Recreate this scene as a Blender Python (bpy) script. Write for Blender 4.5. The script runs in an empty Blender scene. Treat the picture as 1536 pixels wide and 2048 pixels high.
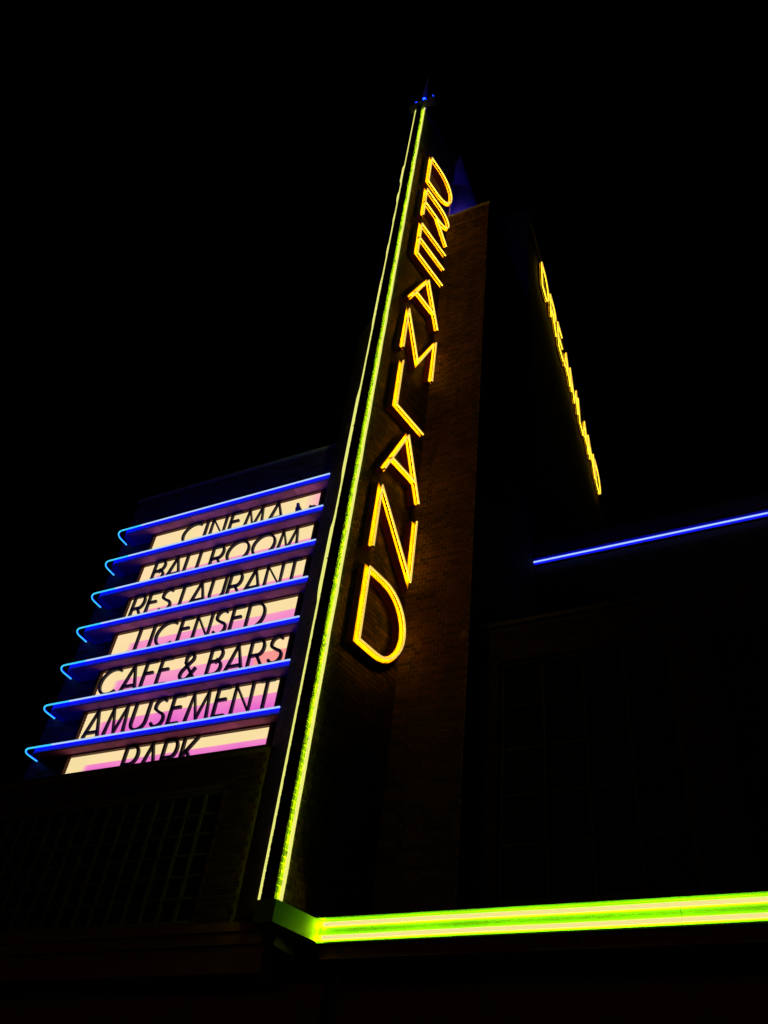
import bpy, math, random
from mathutils import Vector, Matrix
random.seed(7)

# ------------------------------------------------------------------ camera, world, light, exposure
scene = bpy.context.scene
COL = scene.collection
CAM_POS = Vector((0.0, 0.0, 1.6))
CAM_R = Vector((0.9012855, 0.4204510, 0.1044288))
CAM_D = Vector((-0.2245805, 0.6595738, -0.7173047))
CAM_F = Vector((-0.3704699, 0.6230437, 0.6888894))
cam_data = bpy.data.cameras.new('camera')
cam_data.sensor_fit = 'VERTICAL'
cam_data.sensor_height = 24.0
cam_data.lens = 1743.85 / 2048 * 24.0
cam_data.clip_start = 0.05
cam_data.clip_end = 2000
cam = bpy.data.objects.new('camera', cam_data)
COL.objects.link(cam)
cx, cy, cz = CAM_R, -CAM_D, -CAM_F
cam.matrix_world = Matrix(((cx.x, cy.x, cz.x, CAM_POS.x), (cx.y, cy.y, cz.y, CAM_POS.y),
                           (cx.z, cy.z, cz.z, CAM_POS.z), (0, 0, 0, 1)))
scene.camera = cam

world = bpy.data.worlds.new('World')
scene.world = world
world.use_nodes = True
wn = world.node_tree
bg = wn.nodes['Background']
sky = wn.nodes.new('ShaderNodeTexSky')
sky.sky_type = 'NISHITA'
sky.sun_disc = False
sky.sun_elevation = math.radians(-8)
sky.sun_rotation = math.radians(200)
wn.links.new(sky.outputs['Color'], bg.inputs['Color'])
bg.inputs['Strength'].default_value = 0.05

sun_data = bpy.data.lights.new('night_glow', 'SUN')
sun_data.energy = 0.02
sun_data.angle = math.radians(12)
sun_data.color = (1.0, 0.55, 0.25)
sun = bpy.data.objects.new('night_glow', sun_data)
COL.objects.link(sun)
sun.rotation_euler = Vector((0.35, 0.9, -0.22)).to_track_quat('-Z', 'Y').to_euler()

vs = scene.view_settings
scene.display_settings.display_device = 'sRGB'
vs.view_transform = 'Standard'
vs.look = 'None'
vs.exposure = 0.0
vs.gamma = 1.0
vs.use_curve_mapping = False
scene.render.engine = 'CYCLES'
scene.cycles.use_denoising = True
scene.cycles.max_bounces = 5
scene.cycles.sample_clamp_indirect = 4.0

# ------------------------------------------------------------------ materials
def principled(name, col, rough=0.8, var=0.0, scale=6.0, bump=0.0, bump_scale=40.0, metal=0.0, per_piece=0.0):
    m = bpy.data.materials.new(name)
    m.use_nodes = True
    nt = m.node_tree
    b = nt.nodes['Principled BSDF']
    b.inputs['Roughness'].default_value = rough
    b.inputs['Metallic'].default_value = metal
    b.inputs['Specular IOR Level'].default_value = 0.3
    b.inputs['Base Color'].default_value = (*col, 1)
    tc = nt.nodes.new('ShaderNodeTexCoord')
    if var > 0 or per_piece > 0:
        no = nt.nodes.new('ShaderNodeTexNoise')
        no.inputs['Scale'].default_value = scale
        no.inputs['Detail'].default_value = 6
        nt.links.new(tc.outputs['Object'], no.inputs['Vector'])
        mr = nt.nodes.new('ShaderNodeMapRange')
        mr.inputs['From Min'].default_value = 0.25
        mr.inputs['From Max'].default_value = 0.75
        mr.inputs['To Min'].default_value = 1 - var
        mr.inputs['To Max'].default_value = 1 + var
        nt.links.new(no.outputs['Fac'], mr.inputs['Value'])
        val = mr.outputs['Result']
        if per_piece > 0:
            ge = nt.nodes.new('ShaderNodeNewGeometry')
            oi = nt.nodes.new('ShaderNodeObjectInfo')
            ad = nt.nodes.new('ShaderNodeMath'); ad.operation = 'ADD'
            nt.links.new(ge.outputs['Random Per Island'], ad.inputs[0])
            nt.links.new(oi.outputs['Random'], ad.inputs[1])
            fr = nt.nodes.new('ShaderNodeMath'); fr.operation = 'FRACT'
            nt.links.new(ad.outputs[0], fr.inputs[0])
            m2 = nt.nodes.new('ShaderNodeMapRange')
            m2.inputs['To Min'].default_value = 1 - per_piece
            m2.inputs['To Max'].default_value = 1 + per_piece
            nt.links.new(fr.outputs[0], m2.inputs['Value'])
            mu = nt.nodes.new('ShaderNodeMath'); mu.operation = 'MULTIPLY'
            nt.links.new(val, mu.inputs[0]); nt.links.new(m2.outputs['Result'], mu.inputs[1])
            val = mu.outputs[0]
        vm = nt.nodes.new('ShaderNodeVectorMath'); vm.operation = 'SCALE'
        vm.inputs[0].default_value = col
        nt.links.new(val, vm.inputs['Scale'])
        nt.links.new(vm.outputs['Vector'], b.inputs['Base Color'])
    if bump > 0:
        n2 = nt.nodes.new('ShaderNodeTexNoise')
        n2.inputs['Scale'].default_value = bump_scale
        n2.inputs['Detail'].default_value = 8
        nt.links.new(tc.outputs['Object'], n2.inputs['Vector'])
        bp = nt.nodes.new('ShaderNodeBump')
        bp.inputs['Strength'].default_value = bump
        bp.inputs['Distance'].default_value = 0.01
        nt.links.new(n2.outputs['Fac'], bp.inputs['Height'])
        nt.links.new(bp.outputs['Normal'], b.inputs['Normal'])
    return m

def emitter(name, col, strength=1.0, var=0.0, scale=1.5, col2=None):
    m = bpy.data.materials.new(name)
    m.use_nodes = True
    nt = m.node_tree
    nt.nodes.clear()
    out = nt.nodes.new('ShaderNodeOutputMaterial')
    e = nt.nodes.new('ShaderNodeEmission')
    e.inputs['Color'].default_value = (*col, 1)
    e.inputs['Strength'].default_value = strength
    if var > 0 or col2:
        tc = nt.nodes.new('ShaderNodeTexCoord')
        no = nt.nodes.new('ShaderNodeTexNoise')
        no.inputs['Scale'].default_value = scale
        no.inputs['Detail'].default_value = 3
        nt.links.new(tc.outputs['Object'], no.inputs['Vector'])
        if col2:
            mx = nt.nodes.new('ShaderNodeMix'); mx.data_type = 'RGBA'
            mr = nt.nodes.new('ShaderNodeMapRange')
            mr.inputs['From Min'].default_value = 0.4
            mr.inputs['From Max'].default_value = 0.65
            nt.links.new(no.outputs['Fac'], mr.inputs['Value'])
            nt.links.new(mr.outputs['Result'], mx.inputs['Factor'])
            mx.inputs['A'].default_value = (*col, 1)
            mx.inputs['B'].default_value = (*col2, 1)
            nt.links.new(mx.outputs['Result'], e.inputs['Color'])
        if var > 0:
            mr = nt.nodes.new('ShaderNodeMapRange')
            mr.inputs['From Min'].default_value = 0.3
            mr.inputs['From Max'].default_value = 0.7
            mr.inputs['To Min'].default_value = strength * (1 - var)
            mr.inputs['To Max'].default_value = strength * (1 + var)
            nt.links.new(no.outputs['Fac'], mr.inputs['Value'])
            nt.links.new(mr.outputs['Result'], e.inputs['Strength'])
    nt.links.new(e.outputs[0], out.inputs['Surface'])
    return m

M = {}
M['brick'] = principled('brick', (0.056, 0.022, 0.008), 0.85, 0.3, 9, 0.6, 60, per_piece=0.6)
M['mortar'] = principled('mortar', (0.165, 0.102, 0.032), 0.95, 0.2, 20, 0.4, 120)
M['bay_brick'] = principled('blue_glow_bay_brick', (0.055, 0.036, 0.095), 0.6, 0.3, 9, 0.5, 60, per_piece=0.5)  # blue glow of the ledge tubes put into the brick colour
M['bay_mortar'] = principled('bay_mortar', (0.085, 0.065, 0.09), 0.95, 0.2, 20, 0.4, 120)  # joints carry the same painted-in blue glow
M['wing_brick'] = principled('night_dimmed_wing_brick', (0.032, 0.014, 0.010), 0.9, 0.3, 9, 0.5, 60, per_piece=0.5)  # night darkness of the wing put into the brick colour
M['wing_mortar'] = principled('night_dimmed_mortar', (0.055, 0.040, 0.030), 0.95, 0.2, 20, 0.4, 120)  # wing joints darkened along with the bricks, standing in for shade
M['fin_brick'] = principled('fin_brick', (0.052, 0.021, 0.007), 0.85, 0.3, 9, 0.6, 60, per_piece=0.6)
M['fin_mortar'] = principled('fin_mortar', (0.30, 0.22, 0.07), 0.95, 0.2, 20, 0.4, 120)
M['stone'] = principled('stone', (0.30, 0.27, 0.23), 0.8, 0.2, 5, 0.3, 50)
M['white_paint'] = principled('white_paint', (0.72, 0.74, 0.66), 0.5, 0.08, 4, 0.1, 60)
M['green_glow_paint'] = principled('green_glow_paint', (0.085, 0.42, 0.015), 0.5, 0.35, 1.3, 0.05, 60)  # green of the tube light painted into the canopy edge
M['block_glow_paint'] = principled('block_glow_paint', (0.17, 0.50, 0.03), 0.5, 0.1, 4, 0.1, 60)  # green spill from the neighbouring tubes painted into the block
M['dark_metal'] = principled('dark_metal', (0.04, 0.038, 0.036), 0.55, 0.2, 8)
M['brown_render'] = principled('brown_render', (0.20, 0.070, 0.032), 0.85, 0.3, 3, 0.3, 40)
M['fascia_blue'] = principled('fascia_paint', (0.07, 0.08, 0.55), 0.5, 0.12, 5)
M['soffit'] = principled('soffit_paint', (0.40, 0.10, 0.26), 0.75, 0.4, 3.5, 0.2, 30, per_piece=0.3)
M['red_metal'] = principled('red_metal', (0.075, 0.004, 0.003), 0.5, 0.15, 6)
M['yellow_enamel'] = principled('yellow_enamel', (0.88, 0.52, 0.006), 0.45, 0.25, 3)
M['black_paint'] = principled('black_paint', (0.016, 0.011, 0.035), 0.45)
M['glass_dark'] = principled('window_glass', (0.015, 0.017, 0.018), 0.08)
M['glazing_dark'] = principled('night_dimmed_glazing', (0.03, 0.03, 0.025), 0.6, 0.2, 9)  # darker copy of the bar colour, standing in for the wing's shade
M['glazing'] = principled('glazing_bar_paint', (0.13, 0.11, 0.06), 0.6, 0.2, 9)
M['asphalt'] = principled('asphalt', (0.05, 0.05, 0.05), 0.9, 0.3, 4, 0.4, 90)
M['paving'] = principled('paving', (0.20, 0.19, 0.18), 0.85, 0.2, 3, 0.2, 60)
M['lead'] = principled('lead_sheet', (0.16, 0.16, 0.24), 0.5, 0.15, 4)
M['pale_metal'] = principled('pale_metal', (0.40, 0.42, 0.62), 0.5, 0.1, 4)
M['dark_brick'] = principled('dimmed_block_brick', (0.040, 0.013, 0.008), 0.9, 0.3, 5, 0.5, 40)  # colour darkened so the flank stays dim beside the sign
M['feather'] = principled('feather', (0.10, 0.10, 0.12), 0.8, 0.3, 30)

# neon: the outward half of a tube glows pale, the half that faces the backing is made far stronger, added to light the surface behind
M['green_core'] = emitter('green_tube_front', (0.94, 0.78, 0.27), 1.0)
M['green_hot'] = emitter('green_tube_back', (52.0, 150.0, 0.02), 1.0)
M['canopy_hot'] = emitter('canopy_tube_back', (31.0, 25.0, 0.01), 1.0)
M['edge_core'] = emitter('edge_tube_front', (0.90, 0.86, 0.20), 1.0)
M['lime_core'] = emitter('lime_tube_front', (0.82, 0.82, 0.20), 1.0)
M['lime_hot'] = emitter('lime_tube_back', (3.2, 5.0, 0.01), 1.0)
M['yellow_core'] = emitter('yellow_tube_front', (1.0, 0.64, 0.13), 1.0)
M['yellow_hot'] = emitter('yellow_tube_back', (18.0, 9.0, 0.0), 1.0)
M['amber_core'] = emitter('amber_tube_front', (1.0, 0.56, 0.08), 1.0)
M['amber_hot'] = emitter('amber_tube_back', (5.0, 3.6, 0.0), 1.0)
M['blue_core'] = emitter('blue_tube_front', (0.42, 0.62, 1.0), 1.0)
M['cyan_core'] = emitter('blue_tube_bend', (0.05, 0.62, 1.0), 1.0)
M['blue_hot'] = emitter('blue_tube_back', (0.02, 0.03, 9.0), 1.0)
M['blue_lens'] = emitter('blue_lens', (0.008, 0.03, 1.0), 3.0)
M['flood_lens'] = emitter('flood_lens', (0.0003, 0.0008, 1.0), 150.0)
M['cyan_lens'] = emitter('cyan_lens', (0.0002, 0.0014, 1.0), 330.0)
M['cream'] = emitter('cream_diffuser', (0.97, 0.77, 0.38), 1.0, 0.06, 1.6, (0.98, 0.70, 0.40))
M['cream_pink'] = emitter('cream_pink_diffuser', (0.97, 0.77, 0.38), 1.0, 0.0, 1.2, (0.96, 0.40, 0.52))
_nt = M['cream_pink'].node_tree
_sx = _nt.nodes.new('ShaderNodeSeparateXYZ')
_nt.links.new([n for n in _nt.nodes if n.type == 'TEX_COORD'][0].outputs['Object'], _sx.inputs[0])
_mr = [n for n in _nt.nodes if n.type == 'MAP_RANGE'][0]
_nt.links.new(_sx.outputs['X'], _mr.inputs['Value'])
_mr.inputs['From Min'].default_value = -6.44
_mr.inputs['From Max'].default_value = -6.14
M['pink'] = emitter('pink_band', (0.93, 0.23, 0.60), 1.0, 0.0, 1.1, (0.96, 0.38, 0.52))
M['magenta'] = emitter('magenta_band', (0.86, 0.14, 0.66), 1.0, 0.0, 1.1, (0.95, 0.24, 0.58))
M['orange'] = emitter('orange_band', (0.97, 0.30, 0.20), 1.0, 0.0, 1.4, (0.97, 0.33, 0.38))

def band_material(name, top, low, z0, z1, fade=True):
    m = bpy.data.materials.new(name); m.use_nodes = True
    nt = m.node_tree; nt.nodes.clear()
    out = nt.nodes.new('ShaderNodeOutputMaterial'); e = nt.nodes.new('ShaderNodeEmission')
    tc = nt.nodes.new('ShaderNodeTexCoord'); sx = nt.nodes.new('ShaderNodeSeparateXYZ')
    nt.links.new(tc.outputs['Object'], sx.inputs[0])
    no = nt.nodes.new('ShaderNodeTexNoise'); no.inputs['Scale'].default_value = 1.7; no.inputs['Detail'].default_value = 3
    nt.links.new(tc.outputs['Object'], no.inputs['Vector'])
    mz = nt.nodes.new('ShaderNodeMapRange'); mz.inputs['From Min'].default_value = z1; mz.inputs['From Max'].default_value = z0
    mz.inputs['To Min'].default_value = -0.35; mz.inputs['To Max'].default_value = 0.75
    nt.links.new(sx.outputs['Z'], mz.inputs['Value'])
    ad = nt.nodes.new('ShaderNodeMath'); ad.operation = 'ADD'; ad.use_clamp = True
    nt.links.new(mz.outputs['Result'], ad.inputs[0]); nt.links.new(no.outputs['Fac'], ad.inputs[1])
    m1 = nt.nodes.new('ShaderNodeMix'); m1.data_type = 'RGBA'
    m1.inputs['A'].default_value = (*top, 1); m1.inputs['B'].default_value = (*low, 1)
    nt.links.new(ad.outputs[0], m1.inputs['Factor'])
    res = m1.outputs['Result']
    if fade:
        mx = nt.nodes.new('ShaderNodeMapRange'); mx.inputs['From Min'].default_value = -9.25; mx.inputs['From Max'].default_value = -9.10
        mx.interpolation_type = 'SMOOTHSTEP'
        nt.links.new(sx.outputs['X'], mx.inputs['Value'])
        m2 = nt.nodes.new('ShaderNodeMix'); m2.data_type = 'RGBA'
        m2.inputs['A'].default_value = (0.97, 0.77, 0.38, 1)
        nt.links.new(mx.outputs['Result'], m2.inputs['Factor']); nt.links.new(res, m2.inputs['B'])
        res = m2.outputs['Result']
    nt.links.new(res, e.inputs['Color']); nt.links.new(e.outputs[0], out.inputs['Surface'])
    return m

# ------------------------------------------------------------------ mesh helpers
class MB:
    def __init__(s):
        s.v = []; s.f = []; s.m = []
    def quad(s, a, b, c, d, mi=0):
        i = len(s.v); s.v += [tuple(a), tuple(b), tuple(c), tuple(d)]; s.f.append((i, i+1, i+2, i+3)); s.m.append(mi)
    def obox(s, o, u, v, w, mi=0, back=True):
        """box from corner o along vectors u, v, w (right-handed u x v = w)"""
        o, u, v, w = Vector(o), Vector(u), Vector(v), Vector(w)
        i = len(s.v)
        for k in range(8):
            s.v.append(tuple(o + (u if k & 1 else Vector()) + (v if k & 2 else Vector()) + (w if k & 4 else Vector())))
        fs = [(4, 5, 7, 6), (0, 1, 5, 4), (2, 6, 7, 3), (0, 4, 6, 2), (1, 3, 7, 5)]
        if back: fs.append((0, 2, 3, 1))
        for f in fs:
            s.f.append(tuple(i + q for q in f)); s.m.append(mi)
    def box(s, x0, x1, y0, y1, z0, z1, mi=0):
        s.obox((x0, y0, z0), (x1-x0, 0, 0), (0, y1-y0, 0), (0, 0, z1-z0), mi)
    def prism(s, poly, z0, z1, mi=0):
        """poly counter-clockwise seen from above"""
        i = len(s.v); n = len(poly)
        s.v += [(p[0], p[1], z0) for p in poly] + [(p[0], p[1], z1) for p in poly]
        for k in range(n):
            j = (k+1) % n
            s.f.append((i+k, i+j, i+n+j, i+n+k)); s.m.append(mi)
        s.f.append(tuple(i+n+k for k in range(n))); s.m.append(mi)
        s.f.append(tuple(i+n-1-k for k in range(n))); s.m.append(mi)
    def build(s, name, mats, parent=None):
        me = bpy.data.meshes.new(name)
        me.from_pydata(s.v, [], s.f)
        if not isinstance(mats, (list, tuple)): mats = [mats]
        for m in mats: me.materials.append(M[m])
        if len(mats) > 1: me.polygons.foreach_set('material_index', s.m)
        me.update()
        o = bpy.data.objects.new(name, me)
        COL.objects.link(o)
        if parent: o.parent = parent; o.matrix_parent_inverse = parent.matrix_world.inverted()
        return o
    def smooth(s, name, mats, parent=None):
        o = s.build(name, mats, parent)
        o.data.polygons.foreach_set('use_smooth', [True] * len(o.data.polygons))
        return o

def tag(o, label=None, cat=None, group=None, kind=None):
    if label: o['label'] = label
    if cat: o['category'] = cat
    if group: o['group'] = group
    if kind: o['kind'] = kind
    return o

def thing(name, loc, label, cat, group=None):
    o = bpy.data.objects.new(name, None)
    o.empty_display_size = 0.2
    o.location = loc
    o.matrix_world = Matrix.Translation(Vector(loc))
    COL.objects.link(o)
    return tag(o, label, cat, group)

def sweep(mb, pts, r, front, sides=10, closed=False, mi_front=0, mi_back=1, thr=-0.25, cap=True, mi_fn=None):
    """tube along pts; faces whose normal leans towards 'front' get mi_front, the others mi_back"""
    pts = [Vector(p) for p in pts]
    front = Vector(front).normalized()
    n = len(pts)
    tans = []
    for k in range(n):
        a = pts[k-1] if (k > 0 or closed) else pts[k]
        b = pts[(k+1) % n] if (k < n-1 or closed) else pts[k]
        tans.append((b-a).normalized())
    rings = []
    base = len(mb.v)
    for k in range(n):
        t = tans[k]
        e1 = (front - t * front.dot(t))
        if e1.length < 1e-4: e1 = t.orthogonal()
        e1.normalize()
        e2 = t.cross(e1)
        # mitre
        sc = 1.0
        if 0 < k < n-1 or closed:
            d1 = (pts[k]-pts[k-1]).normalized(); d2 = (pts[(k+1) % n]-pts[k]).normalized()
            c = max(0.55, math.sqrt(max(0.0, (1+d1.dot(d2))/2)))
            sc = 1.0/c
        for q in range(sides):
            a = 2*math.pi*(q+0.5)/sides
            mb.v.append(tuple(pts[k] + e1*math.cos(a)*r + e2*math.sin(a)*r*sc))
    segs = n if closed else n-1
    for k in range(segs):
        k2 = (k+1) % n
        for q in range(sides):
            q2 = (q+1) % sides
            mb.f.append((base+k*sides+q, base+k2*sides+q, base+k2*sides+q2, base+k*sides+q2))
            a = 2*math.pi*(q+1.0)/sides
            mb.m.append((mi_fn(k) if mi_fn else mi_front) if math.cos(a) > thr else mi_back)
    if cap and not closed:
        mb.f.append(tuple(base+q for q in range(sides))); mb.m.append(mi_fn(0) if mi_fn else mi_front)
        e = base+(n-1)*sides
        mb.f.append(tuple(e+sides-1-q for q in range(sides))); mb.m.append(mi_front)

def ribbon(mb, pts2, w, P0, u, n, o0, o1, closed=False, mi=0, mi_top=None, vv=Vector((0, 0, 1))):
    """flat bar of width w along a 2-D path (s, z), extruded from offset o0 to o1 along n"""
    if mi_top is None: mi_top = mi
    pts = [Vector((p[0], p[1])) for p in pts2]
    N = len(pts)
    L = []; R = []
    for k in range(N):
        d1 = (pts[k]-pts[k-1]).normalized() if (k > 0 or closed) else None
        d2 = (pts[(k+1) % N]-pts[k]).normalized() if (k < N-1 or closed) else None
        if d1 is None: d1 = d2
        if d2 is None: d2 = d1
        n1 = Vector((-d1.y, d1.x)); n2 = Vector((-d2.y, d2.x))
        m = n1+n2
        if m.length < 1e-3: m = n1
        m.normalize()
        sc = 1/max(0.42, m.dot(n1))
        L.append(pts[k]+m*(w/2*sc)); R.append(pts[k]-m*(w/2*sc))
    def P(p, o): return tuple(P0 + u*p.x + vv*p.y + n*o)
    b = len(mb.v)
    for k in range(N):
        mb.v += [P(L[k], o0), P(R[k], o0), P(R[k], o1), P(L[k], o1)]
    segs = N if closed else N-1
    for k in range(segs):
        i = b+4*k; j = b+4*((k+1) % N)
        mb.f += [(i+3, i+2, j+2, j+3), (i+2, i+1, j+1, j+2), (i, i+3, j+3, j), (i+1, i, j, j+1)]
        mb.m += [mi_top, mi, mi, mi]
    if not closed:
        e = b+4*(N-1)
        mb.f += [(b, b+1, b+2, b+3), (e+3, e+2, e+1, e)]
        mb.m += [mi, mi]

def arc(cx, cy, rx, ry, a0, a1, k=12):
    return [(cx+rx*math.cos(math.radians(a0+(a1-a0)*i/k)), cy+ry*math.sin(math.radians(a0+(a1-a0)*i/k))) for i in range(k+1)]

# strokes of each letter: (width, [(points, closed)]) in units of the letter height
def glyph(c, neon=False):
    W = 0.75
    if c == 'A':
        w = W if neon else 0.62
        h = 0.31 if neon else 0.18
        return w, [([(0, 0), (w/2, 1), (w, 0)], 0), ([(w/2*h, h), (w-w/2*h, h)], 0)]
    if c == 'D':
        w = W if neon else 0.66
        return w, [([(0, 0), (0, 1)] + arc(0.40*w, 0.5, 0.60*w, 0.5, 90, -90, 16), 1)]
    if c == 'R':
        w = W if neon else 0.52
        low = 0.5 if neon else 0.44
        return w, [([(0, 0), (0, 1)] + arc(0.60*w, (1+low)/2, (0.40 if neon else .34)*w, (1-low)/2, 90, -90, 12) + [(0, low)], 0),
                   ([(0.50*w, low), (w, 0)], 0)]
    if c == 'P':
        w = 0.50
        return w, [([(0, 0), (0, 1)] + arc(0.55*w, 0.70, 0.45*w, 0.30, 90, -90, 12) + [(0, 0.40)], 0)]
    if c == 'E':
        w = W if neon else 0.42
        mid = 0.52 if neon else 0.58
        return w, [([(w, 1), (0, 1), (0, 0), (w, 0)], 0), ([(0, mid), (w*(1 if neon else .88), mid)], 0)]
    if c == 'F':
        return 0.42, [([(0.42, 1), (0, 1), (0, 0)], 0), ([(0, .56), (0.37, .56)], 0)]
    if c == 'M':
        w = W if neon else 0.80
        if neon: return w, [([(0, 0), (0, 1), (w/2, 0.02), (w, 1), (w, 0)], 0)]
        return w, [([(0, 0), (0.14*w, 1), (w/2, 0.04), (0.86*w, 1), (w, 0)], 0)]
    if c == 'L':
        w = 0.64 if neon else 0.40
        return w, [([(0, 1), (0, 0), (w, 0)], 0)]
    if c == 'N':
        w = W if neon else 0.62
        return w, [([(0, 0), (0, 1), (w, 0), (w, 1)], 0)]
    if c == 'I': return 0.0, [([(0, 0), (0, 1)], 0)]
    if c == 'T': return 0.52, [([(0, 1), (0.52, 1)], 0), ([(0.26, 1), (0.26, 0)], 0)]
    if c == 'O': return 0.92, [(arc(.46, .5, .46, .5, 0, 348.75, 31), 1)]
    if c == 'C': return 0.80, [(arc(.48, .5, .48, .5, 52, 308, 22), 0)]
    if c == 'U': return 0.58, [([(0, 1)] + arc(.29, .30, .29, .30, 180, 360, 14) + [(.58, 1)], 0)]
    if c == 'K': return 0.54, [([(0, 0), (0, 1)], 0), ([(.50, 1), (0.02, .40)], 0), ([(.17, .58), (.54, 0)], 0)]
    if c == 'S':
        return 0.46, [(arc(.23, .765, .21, .235, 35, 210, 10) + [(.24, .51)] + arc(.23, .25, .23, .25, 45, -160, 12), 0)]
    if c == 'B':
        w = .50
        return w, [([(0, 0), (0, 1)] + arc(.27, .76, .19, .24, 90, -90, 10) + arc(.27, .26, .23, .26, 90, -90, 10), 1), ([(0.02, .52), (.27, .52)], 0)]
    if c == '&':
        return 0.62, [([(.62, 0), (.14, .66)] + arc(.27, .83, .155, .17, 200, -30, 12) + [(.10, .42)] + arc(.24, .23, .22, .23, 140, 300, 8) + [(.60, .42)], 0)]
    return 0.3, []

# ------------------------------------------------------------------ brickwork
BRICK_CACHE = {}
def brick_list(P0, u, n, length, z0, z1, holes=(), soldier=None):
    """Flemish bond over a wall that starts at P0, runs along u, faces n. holes: (s0, s1, za, zb)"""
    out = []
    z = z0; k = 0
    while z + 0.06 < z1:
        s = 0.0 if k % 2 == 0 else -0.1625
        header = False if k % 2 == 0 else True
        if k % 2: s = -0.0565
        while s < length:
            bl = 0.1025 if header else 0.215
            a, b = max(s, 0.004), min(s+bl, length-0.004)
            cuts = [(a, b)]
            for (h0, h1, za, zb) in holes:
                if z+0.065 > za and z < zb:
                    nc = []
                    for (p, q) in cuts:
                        if q <= h0 or p >= h1: nc.append((p, q))
                        else:
                            if h0-p > 0.035: nc.append((p, h0-0.005))
                            if q-h1 > 0.035: nc.append((h1+0.005, q))
                    cuts = nc
            for (p, q) in cuts:
                if q-p > 0.03: out.append((P0, u, n, p, z, q-p, 0.065))
            s += bl+0.010
            header = not header
        z += 0.075; k += 1
    return out

def lay(parent, specs, keep=300, mat='brick'):
    """the bricks that show largest become parts, the rest one piece of stuff"""
    def key(b):
        P0, u, n, s, z, l, h = b
        c = P0 + u*(s+l/2) + Vector((0, 0, z))
        d = c-CAM_POS
        return d.length_squared / max(0.05, -(n.dot(d.normalized())))
    specs = sorted(specs, key=key)
    for b in specs[:keep]:
        P0, u, n, s, z, l, h = b
        kk = (round(l, 3), round(h, 3), mat)
        if kk not in BRICK_CACHE:
            mb = MB(); mb.obox((0, 0, 0), (kk[0], 0, 0), (0, kk[1], 0), (0, 0, 0.040))
            me = bpy.data.meshes.new('brick'); me.from_pydata(mb.v, [], mb.f); me.materials.append(M[mat]); me.update()
            BRICK_CACHE[kk] = me
        o = bpy.data.objects.new('brick', BRICK_CACHE[kk])
        COL.objects.link(o)
        c = P0 + u*s + Vector((0, 0, z)) + n*(-0.039+random.uniform(-0.0015, 0.0015))
        zz = Vector((0, 0, 1))
        o.parent = parent
        o.matrix_parent_inverse = parent.matrix_world.inverted()
        o.matrix_basis = Matrix(((u.x, zz.x, n.x, c.x), (u.y, zz.y, n.y, c.y), (u.z, zz.z, n.z, c.z), (0, 0, 0, 1)))
    rest = specs[keep:]
    if rest:
        mb = MB()
        for (P0, u, n, s, z, l, h) in rest:
            j = random.uniform(-0.0015, 0.0015)
            mb.obox(P0 + u*(s+random.uniform(-.002, .002)) + Vector((0, 0, z+random.uniform(-.0015, .0015))) + n*(-0.039+j),
                    u*l, Vector((0, 0, h)), n*0.040, 0, back=False)
        o = mb.build('brickwork', mat, parent)
        o['kind'] = 'stuff'

Z = Vector((0, 0, 1))
PHI = math.radians(11.36)
U_R = Vector((math.sin(PHI), math.cos(PHI), 0)); N_R = Vector((math.cos(PHI), -math.sin(PHI), 0))
U_L = Vector((-math.sin(PHI), math.cos(PHI), 0)); N_L = Vector((-math.cos(PHI), -math.sin(PHI), 0))

# ------------------------------------------------------------------ ground
g = MB(); g.quad((-300, -300, 0), (300, -300, 0), (300, 300, 0), (-300, 300, 0))
tag(g.build('ground', 'asphalt'), 'dark asphalt ground in front of the cinema', None, None, 'structure')
g = MB(); g.box(-40, 40, 4.6, 9.0, -0.05, 0.125)
tag(g.build('pavement', 'paving'), 'paved footway along the cinema front', None, None, 'structure')

# ------------------------------------------------------------------ the brick fin
FX0, FX1, FY = -5.24, -5.085, 7.5
FZ0, FZ1 = 4.70, 24.68
FL = 1.56
FR0 = Vector((-5.06, FY, 0)); fr = Vector((FX1, FY, 0)); fl_ = Vector((FX0, FY, 0))
br, bl = fr+U_R*FL, fl_+U_L*FL
fin = thing('brick_fin', (-5.15, 7.9, 0), 'tall narrow brick fin edged with green neon and carrying yellow letters', 'tower')
c = MB()
ins = 0.004
c.prism([(fl_.x+ins, FY+ins), (fr.x-ins, FY+ins), (br.x-ins, br.y+.1), (bl.x+ins, bl.y+.1)], FZ0, FZ1)
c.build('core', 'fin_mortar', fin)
specs = brick_list(fr, U_R, N_R, FL, FZ0+0.01, FZ1, ())
# narrow front: one brick per course
zc = FZ0+0.01; k = 0
while zc+0.06 < FZ1:
    specs.append((Vector((FX0, FY, 0)), Vector((1, 0, 0)), Vector((0, -1, 0)), 0.004, zc, FX1-FX0-0.008, 0.065))
    zc += 0.075
specs_left = brick_list(bl, -U_L, N_L, FL, FZ0+0.01, FZ1, ())
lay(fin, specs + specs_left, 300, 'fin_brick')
c = MB()
c.prism([(FX0-.02, FY-.03), (FX1+.055, FY-.03), (-4.852, 8.085), (-5.45, 8.085)], 4.48, 4.697)
tag(c.build('base_block', 'block_glow_paint', fin), 'base block with green neon glow put into its paint colour')
c = MB()
c.prism([(FX0-.02, FY+.25), (FX1-.06, FY+.25), (-5.12, 8.10), (-5.42, 8.10)], 4.36, 4.475)
c.build('base_soffit', 'dark_metal', fin)
c = MB()
c.box(-5.43, -4.74, 7.39, 7.60, FZ1+.002, FZ1+0.035)
c.build('cap_plate', 'dark_metal', fin)
c = MB(); c.prism([(fl_.x, 7.61), (fr.x, 7.61), (br.x, br.y+.1), (bl.x, bl.y+.1)], FZ1+.002, FZ1+.05)
c.build('coping', 'dark_metal', fin)

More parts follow.
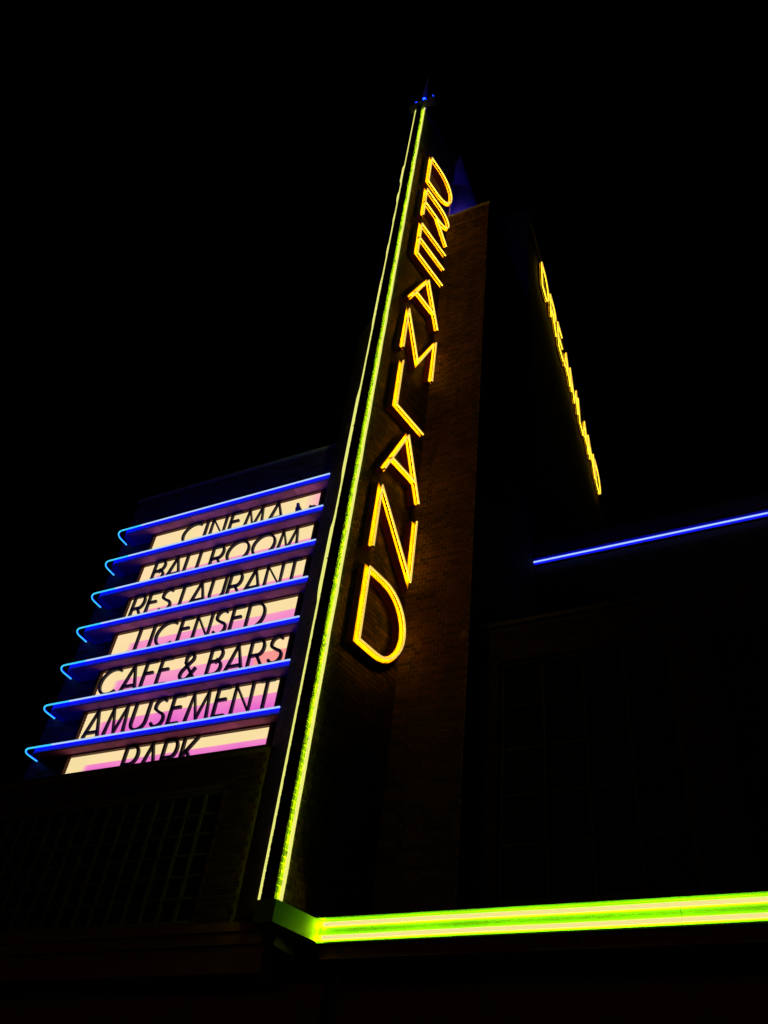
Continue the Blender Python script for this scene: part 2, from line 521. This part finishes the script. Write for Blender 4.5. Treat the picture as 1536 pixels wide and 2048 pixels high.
# spire with lamps on the fin
sp = thing('fin_spire', (-5.15, 7.65, 24.72), 'thin blue-lit spire with small lamps on top of the brick fin', 'spire')
c = MB()
n8 = 8
for k in range(n8):
    a0, a1 = 2*math.pi*k/n8, 2*math.pi*(k+1)/n8
    pts = []
    prof = [(0.11, 24.716), (0.095, 25.0), (0.078, 25.4), (0.045, 26.4), (0.003, 27.4)]
    for (r0, za), (r1, zb) in zip(prof[:-1], prof[1:]):
        c.quad((-5.15+r0*math.cos(a0), 7.65+r0*math.sin(a0), za), (-5.15+r0*math.cos(a1), 7.65+r0*math.sin(a1), za),
               (-5.15+r1*math.cos(a1), 7.65+r1*math.sin(a1), zb), (-5.15+r1*math.cos(a0), 7.65+r1*math.sin(a0), zb))
c.build('spire', 'white_paint', sp)
def lamp_head(parent, x, y, z, r, lens, aim):
    a = Vector(aim).normalized(); e1 = a.orthogonal().normalized(); e2 = a.cross(e1)
    p = Vector((x, y, z))
    h = MB(); ns = 12
    rings = [(-0.10, r*0.55), (-0.07, r*0.9), (0.0, r*1.12)]
    pts = [[p + a*d + (e1*math.cos(2*math.pi*q/ns)+e2*math.sin(2*math.pi*q/ns))*rr for q in range(ns)] for d, rr in rings]
    for A, B in zip(pts[:-1], pts[1:]):
        for q in range(ns): h.quad(A[q], A[(q+1) % ns], B[(q+1) % ns], B[q])
    i = len(h.v); h.v += [tuple(v) for v in pts[0]]; h.f.append(tuple(i+ns-1-q for q in range(ns))); h.m.append(0)
    ho = h.build('lamp_housing', 'dark_metal', parent)
    l = MB()
    i = 0; l.v = [tuple(p + a*-0.01 + (e1*math.cos(2*math.pi*q/ns)+e2*math.sin(2*math.pi*q/ns))*r) for q in range(ns)]
    l.v.append(tuple(p+a*0.03))
    for q in range(ns): l.f.append((q, (q+1) % ns, ns)); l.m.append(0)
    l.build('lamp_lens', lens, ho)
    b = MB(); b.box(x-.012, x+.012, y-.012, y+.012, z-0.20, z-0.05); b.build('lamp_stem', 'dark_metal', ho)
def globe(parent, x, y, z, r, lens):
    h = MB(); h.box(x-.012, x+.012, y-.012, y+.012, FZ1+.036, z-r*.8); ho = h.build('lamp_stem', 'dark_metal', parent)
    l = MB(); ns = 10; nr_ = 6
    for j in range(1, nr_):
        for q in range(ns):
            a = math.pi*j/nr_; b = 2*math.pi*q/ns
            l.v.append((x+r*math.sin(a)*math.cos(b), y+r*math.sin(a)*math.sin(b), z+r*1.15*math.cos(a)))
    for j in range(nr_-2):
        for q in range(ns): l.f.append((j*ns+q, (j+1)*ns+q, (j+1)*ns+(q+1) % ns, j*ns+(q+1) % ns)); l.m.append(0)
    l.f.append(tuple(range(ns))); l.m.append(0)
    l.f.append(tuple((nr_-2)*ns+ns-1-q for q in range(ns))); l.m.append(0)
    l.smooth('globe', lens, ho)
globe(sp, -5.262, 7.48, 25.00, 0.030, 'blue_lens')
globe(sp, -4.79, 7.48, 24.96, 0.026, 'blue_lens')
globe(sp, -5.00, 7.42, 24.83, 0.036, 'cyan_lens')

# ------------------------------------------------------------------ green edge neon on the fin
def neon_line(name, pts, r, front, mats, label, group=None, bracket=None, sides=10, thr=-0.45, mi_fn=None):
    t = thing(name, pts[0], label, 'neon light', group)
    c = MB(); sweep(c, pts, r, front, sides, thr=thr, mi_fn=mi_fn)
    c.smooth('tube', mats, t)
    if bracket:
        for (p, d) in bracket:
            b = MB(); p = Vector(p); d = Vector(d)
            e = d.normalized().orthogonal(); e2 = d.normalized().cross(e)
            b.obox(p-e*0.006-e2*0.006, e*0.012, e2*0.012, d)
            b.build('tube_support', 'dark_metal', t)
    return t

pts = []
nz = 60
for k in range(nz+1):
    z = 4.70+(24.60-4.70)*k/nz
    pts.append(FR0 + U_R*(0.060+0.003*math.sin(k*1.7)) + N_R*(0.018+0.002*math.sin(k*2.3)) + Z*z)
br_ = [(fr+U_R*0.065+N_R*0.0+Z*z, N_R*0.026) for z in [5.2+1.32*k for k in range(15)]]
neon_line('neon_tube', pts, 0.0195, N_R, ['edge_core', 'green_hot'],
          'bright green neon tube with glowing brick edge up the letter side of the fin', 'green edge tubes of the fin', br_, thr=-0.9)
# left tube: stands behind the far corner, bowed out where its joints are
bumps = [(9.30, 0.75, .022), (11.95, 1.15, .020), (15.7, .9, .012), (21.0, .45, .028), (19.9, .22, .020), (18.9, .2, .010), (17.6, .25, .010)]
pts = []
nz = 150
for k in range(nz+1):
    z = 4.68+(24.66-4.68)*k/nz
    off = 0.0265
    for (bz, bw, bh) in bumps:
        t = abs(z-bz)/bw
        if t < 1: off += bh*min(1, (1-t)*4.0)
    pts.append(fl_ + U_L*0.055 + N_L*off + Z*z)
br_ = [(fl_+U_L*0.045+Z*z, N_L*0.03) for z in [5.1+1.4*k for k in range(14)]]
neon_line('neon_tube', pts, 0.023, Vector((0.35, -0.9, -0.1)), ['lime_core', 'lime_hot'],
          'thin pale green neon tube on the fin edge next to the word ledges', 'green edge tubes of the fin', br_, 8)

# ------------------------------------------------------------------ yellow neon letters
ORD = ['first', 'second', 'third', 'fourth', 'fifth', 'sixth', 'seventh', 'eighth', 'ninth']
def neon_letter(ch, P0, u, n, h, label, group, o_case=(-0.012, 0.105), o_tube=0.172, w=0.102, wscale=1.0, tr=0.0145, hot='yellow_hot'):
    gw, strokes = glyph(ch, True)
    t = thing('neon_letter', P0, label, 'letter', group)
    cas = MB(); fac = MB(); tub = MB()
    for k, (pl, cl) in enumerate(strokes):
        p2 = [(x*h*wscale, y*h) for x, y in pl]
        # shorten casing joints a little by staggering the depth of each stroke
        ribbon(cas, p2, w, P0, u, n, o_case[0], o_case[1]-0.002*k, bool(cl))
        ribbon(fac, p2, w-0.014, P0, u, n, o_case[1]-0.001*k+0.0005, o_case[1]+0.003-0.001*k, bool(cl))
        # resample tube path so bends stay crisp
        q3 = [P0 + u*x + Z*y + n*(o_tube-0.006*k) for x, y in p2]
        out = []
        N = len(q3)
        rng = range(N if cl else N-1)
        for i in rng:
            a, b = q3[i], q3[(i+1) % N]
            out.append(a)
            d = (b-a)
            if d.length > 0.12:
                out.append(a + d.normalized()*0.02); out.append(b - d.normalized()*0.02)
        if not cl: out.append(q3[-1])
        sweep(tub, out, tr, n, 8, bool(cl), 0, 1, -0.3)
        if not cl:
            for e, d in ((q3[0], q3[1]-q3[0]), (q3[-1], q3[-2]-q3[-1])):
                d = d.normalized()
                a = n.cross(d).normalized()
                el = MB(); el.obox(e - d*0.018 - a*0.012 - n*(o_tube-0.006*k-o_case[1]-0.004), d*0.016, a*0.024, n*(o_tube-o_case[1]-0.004)); el.build('electrode', 'black_paint', t)
    cas.build('casing', 'red_metal', t)
    fac.build('face', 'yellow_enamel', t)
    tub.smooth('tube', ['amber_core' if hot == 'amber_hot' else 'yellow_core', hot], t)
    return t

word = 'DREAMLAND'
bott = [21.03, 19.42, 17.81, 16.16, 14.52, 12.94, 11.33, 9.73, 8.12]
for k, ch in enumerate(word):
    s0 = 0.465 + (0.05 if ch == 'L' else 0)
    neon_letter(ch, FR0 + U_R*s0 + Z*bott[k], U_R, N_R, 1.215,
                'yellow neon letter %s, %s down the side of the fin' % (ch, ORD[k] if k else 'topmost'), 'yellow letters down the fin')

# ------------------------------------------------------------------ brick tower behind the fin
TX0, TX1, TY, TZ = -5.90, -3.745, 9.02, 21.2
tower = thing('brick_tower', (-4.8, 10.4, 0), 'square brick tower behind the fin, dimly lit amber by the yellow letters', 'tower')
c = MB(); c.box(TX0+.004, TX1-.004, TY+.004, 12.2, 0.1, TZ); c.build('core', 'mortar', tower)
sx = br.x-0.06
specs = brick_list(Vector((sx, TY, 0)), Vector((1, 0, 0)), Vector((0, -1, 0)), TX1-sx, 4.72, TZ-0.46)
for row in (0, 1):
    s = 0.004
    while s+0.065 < TX1-sx:
        specs.append((Vector((sx, TY, 0)), Vector((1, 0, 0)), Vector((0, -1, 0)), s, TZ-0.455+0.225*row, 0.065, 0.215))
        s += 0.0755
specs += brick_list(Vector((TX1, TY, 0)), Vector((0, 1, 0)), Vector((1, 0, 0)), 2.95, 8.9, TZ-0.01)
specs += brick_list(Vector((TX0, TY, 0)), Vector((1, 0, 0)), Vector((0, -1, 0)), bl.x-TX0+.05, 8.0, TZ-0.01)
lay(tower, specs)
c = MB(); c.box(TX0-.03, TX1+.03, TY-.03, 12.0, TZ+.002, TZ+.05); c.build('coping', 'stone', tower)
c = MB(); c.box(-3.866, -3.773, TY-.006, TY+.05, 8.705, 8.815); c.build('air_brick', 'mortar', tower)

ts = thing('tower_spire', (-5.25, 10.3, TZ+.05), 'broad tapering spire glowing deep blue above the brick tower top', 'spire')
c = MB()
prof = [(1.16, 21.26), (0.62, 24.3), (0.02, 27.7)]
for k in range(36):
    a0, a1 = 2*math.pi*k/36, 2*math.pi*(k+1)/36
    for (r0, za), (r1, zb) in zip(prof[:-1], prof[1:]):
        c.quad((-5.25+r0*math.cos(a0), 10.3+r0*math.sin(a0), za), (-5.25+r0*math.cos(a1), 10.3+r0*math.sin(a1), za),
               (-5.25+r1*math.cos(a1), 10.3+r1*math.sin(a1), zb), (-5.25+r1*math.cos(a0), 10.3+r1*math.sin(a0), zb))
c.smooth('spire', 'pale_metal', ts)
fl2 = thing('floodlight', (-3.98, 9.32, TZ+.05), 'small blue floodlight hidden behind the tower parapet', 'floodlight')
lamp_head(fl2, -3.98, 9.32, TZ+.27, 0.10, 'flood_lens', (-1.0, 0.8, 0.9))

# ------------------------------------------------------------------ tall block behind with the receding sign
AZ = math.radians(-4.5)
U_B = Vector((math.sin(AZ), math.cos(AZ), 0)); N_B = Vector((math.cos(AZ), -math.sin(AZ), 0))
BC = Vector((-3.745, 12.0, 0))
far = BC + U_B*14
blk = thing('auditorium_block', (-6.5, 18, 0), 'tall dark brick block behind the tower with a sign along its flank', 'building')
c = MB(); c.prism([(-7.9, 12.0), (BC.x, 12.0), (far.x, far.y), (-7.9, far.y)], 0, 26.1); c.build('wall', 'dark_brick', blk)
c = MB(); c.prism([(-7.95, 11.95), (BC.x+.05, 11.95), (far.x+.05, far.y+.05), (-7.95, far.y+.05)], 26.102, 26.2); c.build('coping', 'dark_metal', blk)
wd = [.85, .75, .65, .86, 1.0, .62, .86, .95, .90]
ss = [1.25, 2.42, 3.50, 4.34, 5.42, 6.76, 7.43, 8.54, 9.75]
for k, ch in enumerate(word):
    gw = glyph(ch, True)[0]*1.25
    neon_letter(ch, BC + U_B*(1.25+(ss[k]-1.25)*0.965) + Z*24.06, U_B, N_B, 1.25,
                'yellow neon letter %s seen edge-on, %s along the receding sign on the tall block' % (ch, ORD[k] if k else 'nearest'),
                'yellow letters of the receding sign', (0.012, 0.06), 0.13, 0.06, wd[k]*.965/gw, 0.021, 'amber_hot')

# ------------------------------------------------------------------ right wing
wing = thing('cinema_wing', (0, 12, 0), 'dark brick wing right of the tower with a blue neon line along its top', 'building')
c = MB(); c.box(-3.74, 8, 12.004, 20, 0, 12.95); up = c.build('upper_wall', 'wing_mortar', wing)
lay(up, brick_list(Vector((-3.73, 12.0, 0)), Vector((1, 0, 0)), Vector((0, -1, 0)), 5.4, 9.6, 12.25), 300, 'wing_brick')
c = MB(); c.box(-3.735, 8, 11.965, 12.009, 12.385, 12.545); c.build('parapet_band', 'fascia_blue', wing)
WY = 9.25
holes = [(0.35, 2.55, 5.2, 8.35), (3.0, 5.2, 5.2, 8.35)]
c = MB()
c.box(-3.734, 7, WY+.13, 12.0, 4.3, 8.93)
c.box(-3.734, 7, WY+.004, WY+.128, 8.36, 8.93)
c.box(-3.734, 7, WY+.004, WY+.128, 4.3, 5.19)
for a, b in ((-3.734, -3.39), (-1.18, -0.75), (1.46, 7)):
    c.box(a, b, WY+.004, WY+.128, 5.19, 8.36)
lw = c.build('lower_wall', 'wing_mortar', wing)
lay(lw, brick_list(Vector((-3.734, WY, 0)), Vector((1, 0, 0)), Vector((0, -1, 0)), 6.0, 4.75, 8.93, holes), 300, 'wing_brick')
c = MB(); c.box(-3.734, 7, WY-.04, 11.9, 8.932, 9.0); c.build('coping', 'dark_metal', wing)
for x0 in (-3.384, -0.734):
    wfr = MB()
    x1 = x0+2.2
    wfr.box(x0, x1, WY+.04, WY+.09, 5.195, 5.26); wfr.box(x0, x1, WY+.04, WY+.09, 8.29, 8.355)
    wfr.box(x0, x0+.06, WY+.04, WY+.09, 5.26, 8.29); wfr.box(x1-.06, x1, WY+.04, WY+.09, 5.26, 8.29)
    win = wfr.build('window', 'glazing_dark', wing)
    xs = [x0+.06+(2.08)*k/4 for k in range(5)]
    zs = [5.26+3.03*k/5 for k in range(6)]
    for k in range(1, 4):
        b = MB(); b.box(xs[k]-.018, xs[k]+.018, WY+.045, WY+.085, 5.26, 8.29); b.build('glazing_bar', 'glazing_dark', win)
    for k in range(1, 5):
        b = MB(); b.box(x0+.06, x1-.06, WY+.05, WY+.08, zs[k]-.014, zs[k]+.014); b.build('glazing_bar', 'glazing_dark', win)
    for i in range(4):
        for j in range(5):
            b = MB(); b.box(xs[i]+.018, xs[i+1]-.018, WY+.062, WY+.068, zs[j]+.014, zs[j+1]-.014); b.build('pane', 'glass_dark', win)
neon_line('neon_tube', [(-3.72, 11.92, 12.42)] + [(-3.72+1.0*k, 11.92, 12.42) for k in range(1, 11)], 0.016, (0, -0.8, -0.6), ['blue_core', 'blue_hot'],
          'straight blue neon tube along the top of the right-hand wing', None,
          [((-3.2+1.5*k, 11.925, 12.42), (0, 0.045, 0)) for k in range(7)], 8)

# ------------------------------------------------------------------ entrance canopy with twin green tubes
can = thing('entrance_canopy', (0, 8.6, 4.3), 'street canopy right of the fin with green neon glow put into its edge panel colour', 'canopy')
c = MB(); c.box(-4.84, 6, 8.115, WY-.002, 4.33, 4.66); c.build('slab', 'dark_metal', can)
x = -4.858; k = 0
while x < 5.9:
    b = MB(); b.box(x, x+1.795, 8.085, 8.113, 4.474, 4.690); b.build('edge_panel', 'green_glow_paint', can); x += 1.80
c = MB(); c.box(-4.858, 6, 8.010, 8.118, 4.692, 4.704); c.build('top_lip', 'green_glow_paint', can)
c = MB(); c.box(-4.858, 6, 8.055, 8.118, 4.458, 4.472); c.build('bottom_lip', 'green_glow_paint', can)
c = MB(); c.box(-4.83, 6, 8.095, 8.114, 4.325, 4.456); c.build('lower_fascia', 'brown_render', can)
x = -4.6
while x < 5.5:
    b = MB(); b.box(x, x+1.1, 8.088, 8.094, 4.322, 4.331); b.build('drip_edge', 'lead', can); x += 1.9
for x in (-4.60, -2.2, 0.2):
    b = MB(); b.prism([(x+.03*math.cos(a), 8.094) if False else (x+.028*math.cos(a), 8.09+0.004*math.sin(a)) for a in [2*math.pi*q/12 for q in range(12)]], 4.38, 4.43); b.build('vent', 'black_paint', can)
for zz_, nm in ((4.645, 'upper'), (4.516, 'lower')):
    pts = [(-4.83+0.6*k, 8.053+0.002*math.sin(k*2.1), zz_+0.002*math.sin(k*1.3+zz_)) for k in range(18)]
    pts.insert(1, (-4.785, pts[0][1], pts[0][2]))  # short end section, hot all round, added to light the base block
    neon_line('neon_tube', pts, 0.021, (0.05, -1, -0.25), ['green_core', 'canopy_hot'],
              '%s of the two bright green neon tubes along the street canopy edge' % nm, 'twin tubes of the street canopy',
              [((-4.1+1.4*k, 8.05, zz_), (0, 0.030, 0)) for k in range(6)], mi_fn=lambda k: 1 if k == 0 else 0)

# ------------------------------------------------------------------ brick pier between fin and word sign
pier = thing('brick_pier', (-5.7, 8.3, 0), 'dark angled brick pier between the fin and the word ledges', 'wall')
pa = Vector((-5.36, 7.66, 0)); pb = Vector((-5.885, 8.03, 0))
pu = (pa-pb).normalized(); pn = Vector((pu.y, -pu.x, 0))
c = MB()
ia = pa - pn*0.004; ib = pb - pn*0.004
c.prism([(ib.x, ib.y), (ia.x, ia.y), (-5.40, 9.0), (-6.1, 9.0), (-6.1, 8.41), (-5.95, 8.40)], 4.70, 15.5)
c.build('core', 'mortar', pier)
lay(pier, brick_list(pb, pu, pn, (pa-pb).length, 4.72, 15.49), 300)

# ------------------------------------------------------------------ sign bay, left
BY = 8.38
bay = thing('sign_bay', (-8, 9.5, 0), 'projecting brick bay carrying the lit word panels, faintly blue at its left end', 'building')
c = MB()
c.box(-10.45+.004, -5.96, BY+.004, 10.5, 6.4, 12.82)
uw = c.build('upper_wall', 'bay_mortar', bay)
specs = brick_list(Vector((-10.45, BY, 0)), Vector((1, 0, 0)), Vector((0, -1, 0)), 0.92, 6.80, 11.6)
specs += brick_list(Vector((-10.45, BY, 0)), Vector((1, 0, 0)), Vector((0, -1, 0)), 4.50, 11.80, 12.80)
specs += brick_list(Vector((-6.12, BY, 0)), Vector((1, 0, 0)), Vector((0, -1, 0)), 0.16, 6.80, 11.6)
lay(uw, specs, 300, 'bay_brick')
c = MB(); c.box(-10.48, -5.95, BY-.03, 10.5, 12.822, 12.88); c.build('coping', 'stone', bay)
# lower wall with the gridded window
WX0, WX1, WZ0, WZ1 = -10.22, -6.42, 4.72, 6.30
c = MB()
c.box(-12, -5.90, 8.13, 8.37, 4.69, 6.40)
c.box(-12, -5.90, 8.004, 8.128, WZ1+.005, 6.79)
c.box(-12, WX0-.005, 8.004, 8.128, 4.69, WZ1+.005)
c.box(WX1+.005, -5.90, 8.004, 8.128, 4.69, WZ1+.005)
lwl = c.build('lower_wall', 'mortar', bay)
lay(lwl, brick_list(Vector((-12, 8.0, 0)), Vector((1, 0, 0)), Vector((0, -1, 0)), 6.1, 4.70, 6.78, [(WX0+12, WX1+12, WZ0-.03, WZ1)]), 300)
c = MB(); c.box(-12, -5.905, 7.985, 8.372, 6.792, 6.808); c.build('ledge', 'dark_metal', bay)
wfr = MB()
wfr.box(WX0, WX1, 8.03, 8.10, WZ1-.04, WZ1); wfr.box(WX0, WX1, 8.03, 8.10, WZ0, WZ0+.04)
wfr.box(WX0, WX0+.04, 8.03, 8.10, WZ0+.04, WZ1-.04); wfr.box(WX1-.04, WX1, 8.03, 8.10, WZ0+.04, WZ1-.04)
win = wfr.build('window', 'glazing', bay)
nc, nr = 15, 6
xs = [WX0+.04+(WX1-WX0-.08)*k/nc for k in range(nc+1)]
zs = [WZ0+.04+(WZ1-WZ0-.08)*k/nr for k in range(nr+1)]
for k in range(1, nc):
    b = MB(); b.box(xs[k]-.020, xs[k]+.020, 8.035, 8.09, WZ0+.04, WZ1-.04); b.build('glazing_bar', 'glazing', win)
for k in range(1, nr):
    b = MB(); b.box(WX0+.04, WX1-.04, 8.042, 8.084, zs[k]-.011, zs[k]+.011); b.build('glazing_bar', 'glazing', win)
for i in range(nc):
    for j in range(nr):
        b = MB()
        t = random.uniform(-.006, .006)
        b.box(xs[i]+.02, xs[i+1]-.02, 8.060+t, 8.066+t, zs[j]+.011, zs[j+1]-.011)
        b.build('pane', 'glass_dark', win)

# dark fascia band continuing to the left of the fin
lc = thing('shopfront_canopy', (-8.5, 8.2, 4.2), 'unlit brown canopy band below the gridded window', 'canopy')
c = MB(); c.box(-13, -5.46, 7.96, 8.45, 4.59, 4.688); c.build('upper_moulding', 'brown_render', lc)
c = MB(); c.box(-13, -5.46, 7.99, 8.45, 4.47, 4.588); c.build('lower_moulding', 'brown_render', lc)
c = MB(); c.box(-13, -5.46, 8.03, 8.45, 4.20, 4.468); c.build('fascia', 'brown_render', lc)
gf = thing('ground_floor_front', (-4, 9, 0), 'plain dark reddish ground-floor wall below the canopies', 'wall')
c = MB(); c.box(-13, -4.9, 8.40, 9.0, 0.12, 4.198); c.build('left_wall', 'brown_render', gf)
c = MB(); c.box(-4.898, 7, 8.60, 9.2, 0.12, 4.328); c.build('right_wall', 'brown_render', gf)

# ------------------------------------------------------------------ ledges, tubes and word panels
WORDS = ['CINEMA', 'BALLROOM', 'RESTAURANT', 'LICENSED', 'CAFE & BARS', 'AMUSEMENT', 'PARK']
EXT = [(-8.82, -6.79), (-9.20, -6.37), (-9.38, -6.21), (-9.00, -6.66), (-9.44, -6.20), (-9.39, -6.20), (-8.44, -7.22)]
BAND = [None, 10.568, 9.826, 9.18, 8.482, 7.766, 7.077]
XL, XR = -10.24, -5.875
PYF = 8.25
for i, wtxt in enumerate(WORDS):
    zt = 11.661-0.7212*i
    lab = 'the %s panel' % wtxt
    # --- ledge
    lg = thing('ledge', (-8, BY, zt-0.06), 'projecting ledge with blue-lit edge directly above %s' % lab, 'ledge', 'ledges above the word panels')
    fy = 8.045
    rad = 0.13
    XS = XL+0.10
    cor = [(XS+rad+rad*math.cos(math.radians(180+90*q/6)), fy+rad+rad*math.sin(math.radians(180+90*q/6))) for q in range(7)]
    poly = [(XS, BY-.001)] + cor + [(XR, fy)] + [(XR, BY-.001)]
    c = MB(); c.prism(poly, zt-0.066, zt+0.040); c.build('slab', 'fascia_blue', lg)
    # soffit boards, some darker or rustier than others
    nb = 6
    bx = [XS+rad] + [XS+rad+(XR-.01-XS-rad)*q/nb for q in range(1, nb+1)]
    for q in range(nb):
        b = MB(); b.box(bx[q]+.002, bx[q+1]-.002, fy+.012, BY-.004, zt-0.074-0.002*random.random(), zt-0.067)
        b.build('soffit_board', 'soffit', lg)
    # --- blue tube round the ledge
    ty = 8.0
    r2 = rad+0.045
    path = [(XR+0.005, ty, zt), (XR-1.1, ty, zt), (XR-2.2, ty, zt), (XL+1.0, ty, zt), (XL+.55, ty, zt), (XL+rad, ty, zt)]
    path += [(XL+rad+r2*math.cos(math.radians(270-90*q/8)), fy+rad+r2*math.sin(math.radians(270-90*q/8)), zt) for q in range(1, 9)]
    path += [(XL-0.045, BY-0.03, zt)]
    nt_ = thing('neon_tube', (XR, ty, zt), 'blue neon tube curving round the ledge above %s' % lab, 'neon light', 'blue tubes of the ledges')
    c = MB()
    sweep(c, path, 0.0130, Vector((0.1, -0.75, -0.75)), 10, mi_front=0, mi_back=1, thr=-0.15, mi_fn=lambda k: 0 if k < 4 else 2)
    c.smooth('tube', ['blue_core', 'blue_hot', 'cyan_core'], nt_)
    # the bend is wrapped bare round the corner, give its outward side the same glow
    for q in range(4):
        b = MB(); xx = XL+0.7+1.0*q; b.box(xx-.004, xx+.004, ty+.008, fy, zt-.004, zt+.004); b.build('tube_support', 'dark_metal', nt_)
    # --- lit panel
    ptop = zt-0.085
    pbot = (zt-0.7212+0.044) if i < 6 else 6.812
    x0, x1 = -9.51, -6.125
    pn_ = thing('word_panel', (-7.8, BY, pbot), 'lit cream and pink panel reading %s' % wtxt, 'sign', 'lit word panels')
    c = MB()
    c.box(x0-.05, x1+.05, PYF+.02, BY-.002, pbot, ptop+.006)
    c.build('light_box', 'dark_metal', pn_)
    c = MB()
    c.box(x0-.05, x0-.002, PYF-.035, PYF+.018, pbot, ptop+.006); c.box(x1+.002, x1+.05, PYF-.035, PYF+.018, pbot, ptop+.006)
    c.box(x0-.002, x1+.002, PYF-.035, PYF+.018, ptop-.012, ptop+.006)
    c.build('frame', 'red_metal', pn_)
    c = MB()
    c.quad((x0, PYF+.016, pbot+.002), (x1, PYF+.016, pbot+.002), (x1, PYF+.016, ptop-.002), (x0, PYF+.016, ptop-.002))
    c.build('diffuser', 'cream', pn_)
    if BAND[i]:
        M['band%d' % i] = band_material('tinted_band_glow', (0.96, 0.36, 0.56) if i < 5 else (0.95, 0.28, 0.58), (0.90, 0.20, 0.62) if i < 5 else (0.78, 0.10, 0.62), pbot, BAND[i])
        split = x1-0.55 if i == 4 else x1-.004
        c = MB(); c.quad((-9.25, PYF+.012, pbot+.004), (split, PYF+.012, pbot+.004), (split, PYF+.012, BAND[i]), (-9.25, PYF+.012, BAND[i]))
        c.build('tinted_band', 'band%d' % i, pn_)
        if i == 4:
            c = MB(); c.quad((split, PYF+.012, pbot+.004), (x1-.004, PYF+.012, pbot+.004), (x1-.004, PYF+.012, BAND[i]), (split, PYF+.012, BAND[i]))
            c.build('tinted_band', 'orange', pn_)
    else:
        c = MB(); c.quad((x1-.34, PYF+.012, pbot+.004), (x1-.004, PYF+.012, pbot+.004), (x1-.004, PYF+.012, ptop-.014), (x1-.34, PYF+.012, ptop-.014))
        c.build('tinted_band', 'cream_pink', pn_)
    for side, xx in ((0, x0), (1, x1)):
        nt2 = 11
        for q in range(nt2):
            zz_ = pbot+0.05+(ptop-pbot-.08)*q/(nt2-1)
            b = MB()
            if side: b.box(xx-.022, xx+.002, PYF-.004, PYF+.004, zz_-.005, zz_+.005)
            else: b.box(xx-.002, xx+.022, PYF-.004, PYF+.004, zz_-.005, zz_+.005)
            b.build('clip', 'red_metal', pn_)
    # letters, spread evenly over the measured extent
    H = 0.445
    zb = ptop-0.018-H
    a, bnd = EXT[i]
    gl = [glyph(ch)[0]*H if ch != ' ' else 0.02 for ch in wtxt]
    gap = ((bnd-a)-sum(gl))/(len(wtxt)-1)
    sc = 1.0
    if gap < 0.055:
        sc = ((bnd-a)-0.055*(len(wtxt)-1))/sum(gl); gap = 0.055
    if gap > 0.17:
        sc = ((bnd-a)-0.17*(len(wtxt)-1))/sum(gl); gap = 0.17
    x = a
    for ch, gwid in zip(wtxt, gl):
        if ch != ' ':
            m = MB()
            for kk, (pl, cl) in enumerate(glyph(ch)[1]):
                ribbon(m, [(px*H*sc, pz*H) for px, pz in pl], 0.040, Vector((x, PYF-.005, zb)), Vector((1, 0, 0)), Vector((0, -1, 0)), 0.0, 0.042-0.0015*kk, bool(cl))
            m.build('letter', 'black_paint', pn_)
        x += gwid*sc+gap

# ------------------------------------------------------------------ birds on the ledges
def bird(x, zl, facing, label):
    b = MB()
    f = Vector((math.cos(facing), math.sin(facing), 0)); r = Vector((-f.y, f.x, 0))
    base = Vector((x, 8.13, zl))
    prof = [(-0.15, .035, .012, .010), (-0.09, .055, .030, .022), (-0.03, .085, .055, .055), (0.03, .100, .058, .062), (0.075, .125, .042, .048),
            (0.085, .165, .028, .028), (0.095, .185, .028, .026), (0.115, .182, .016, .014), (0.135, .176, .003, .003)]
    ns = 10
    rings = []
    for (d, h, w, t) in prof:
        i = len(b.v)
        for q in range(ns):
            a = 2*math.pi*q/ns
            b.v.append(tuple(base + f*d + r*(w*math.cos(a)) + Z*(h+t*math.sin(a))))
        rings.append(i)
    for A, B in zip(rings[:-1], rings[1:]):
        for q in range(ns):
            b.f.append((A+q, A+(q+1) % ns, B+(q+1) % ns, B+q)); b.m.append(0)
    for k in (rings[0], rings[-1]):
        b.f.append(tuple(k+q for q in range(ns))); b.m.append(0)
    for s_ in (-1, 1):
        p = base + f*0.01 + r*(0.02*s_)
        b.obox(p+Vector((-.004, -.004, 0)), (.008, 0, 0), (0, .008, 0), (0, 0, .06))
    o = b.smooth('bird', 'feather')
    tag(o, label, 'bird', 'birds on the ledges')
zl = 11.661-0.7212+0.041
bird(-6.40, zl, math.radians(-80), 'dark bird sitting upright right of the word CINEMA')
bird(-6.12, zl, math.radians(170), 'hunched dark bird at the right end of the CINEMA ledge')
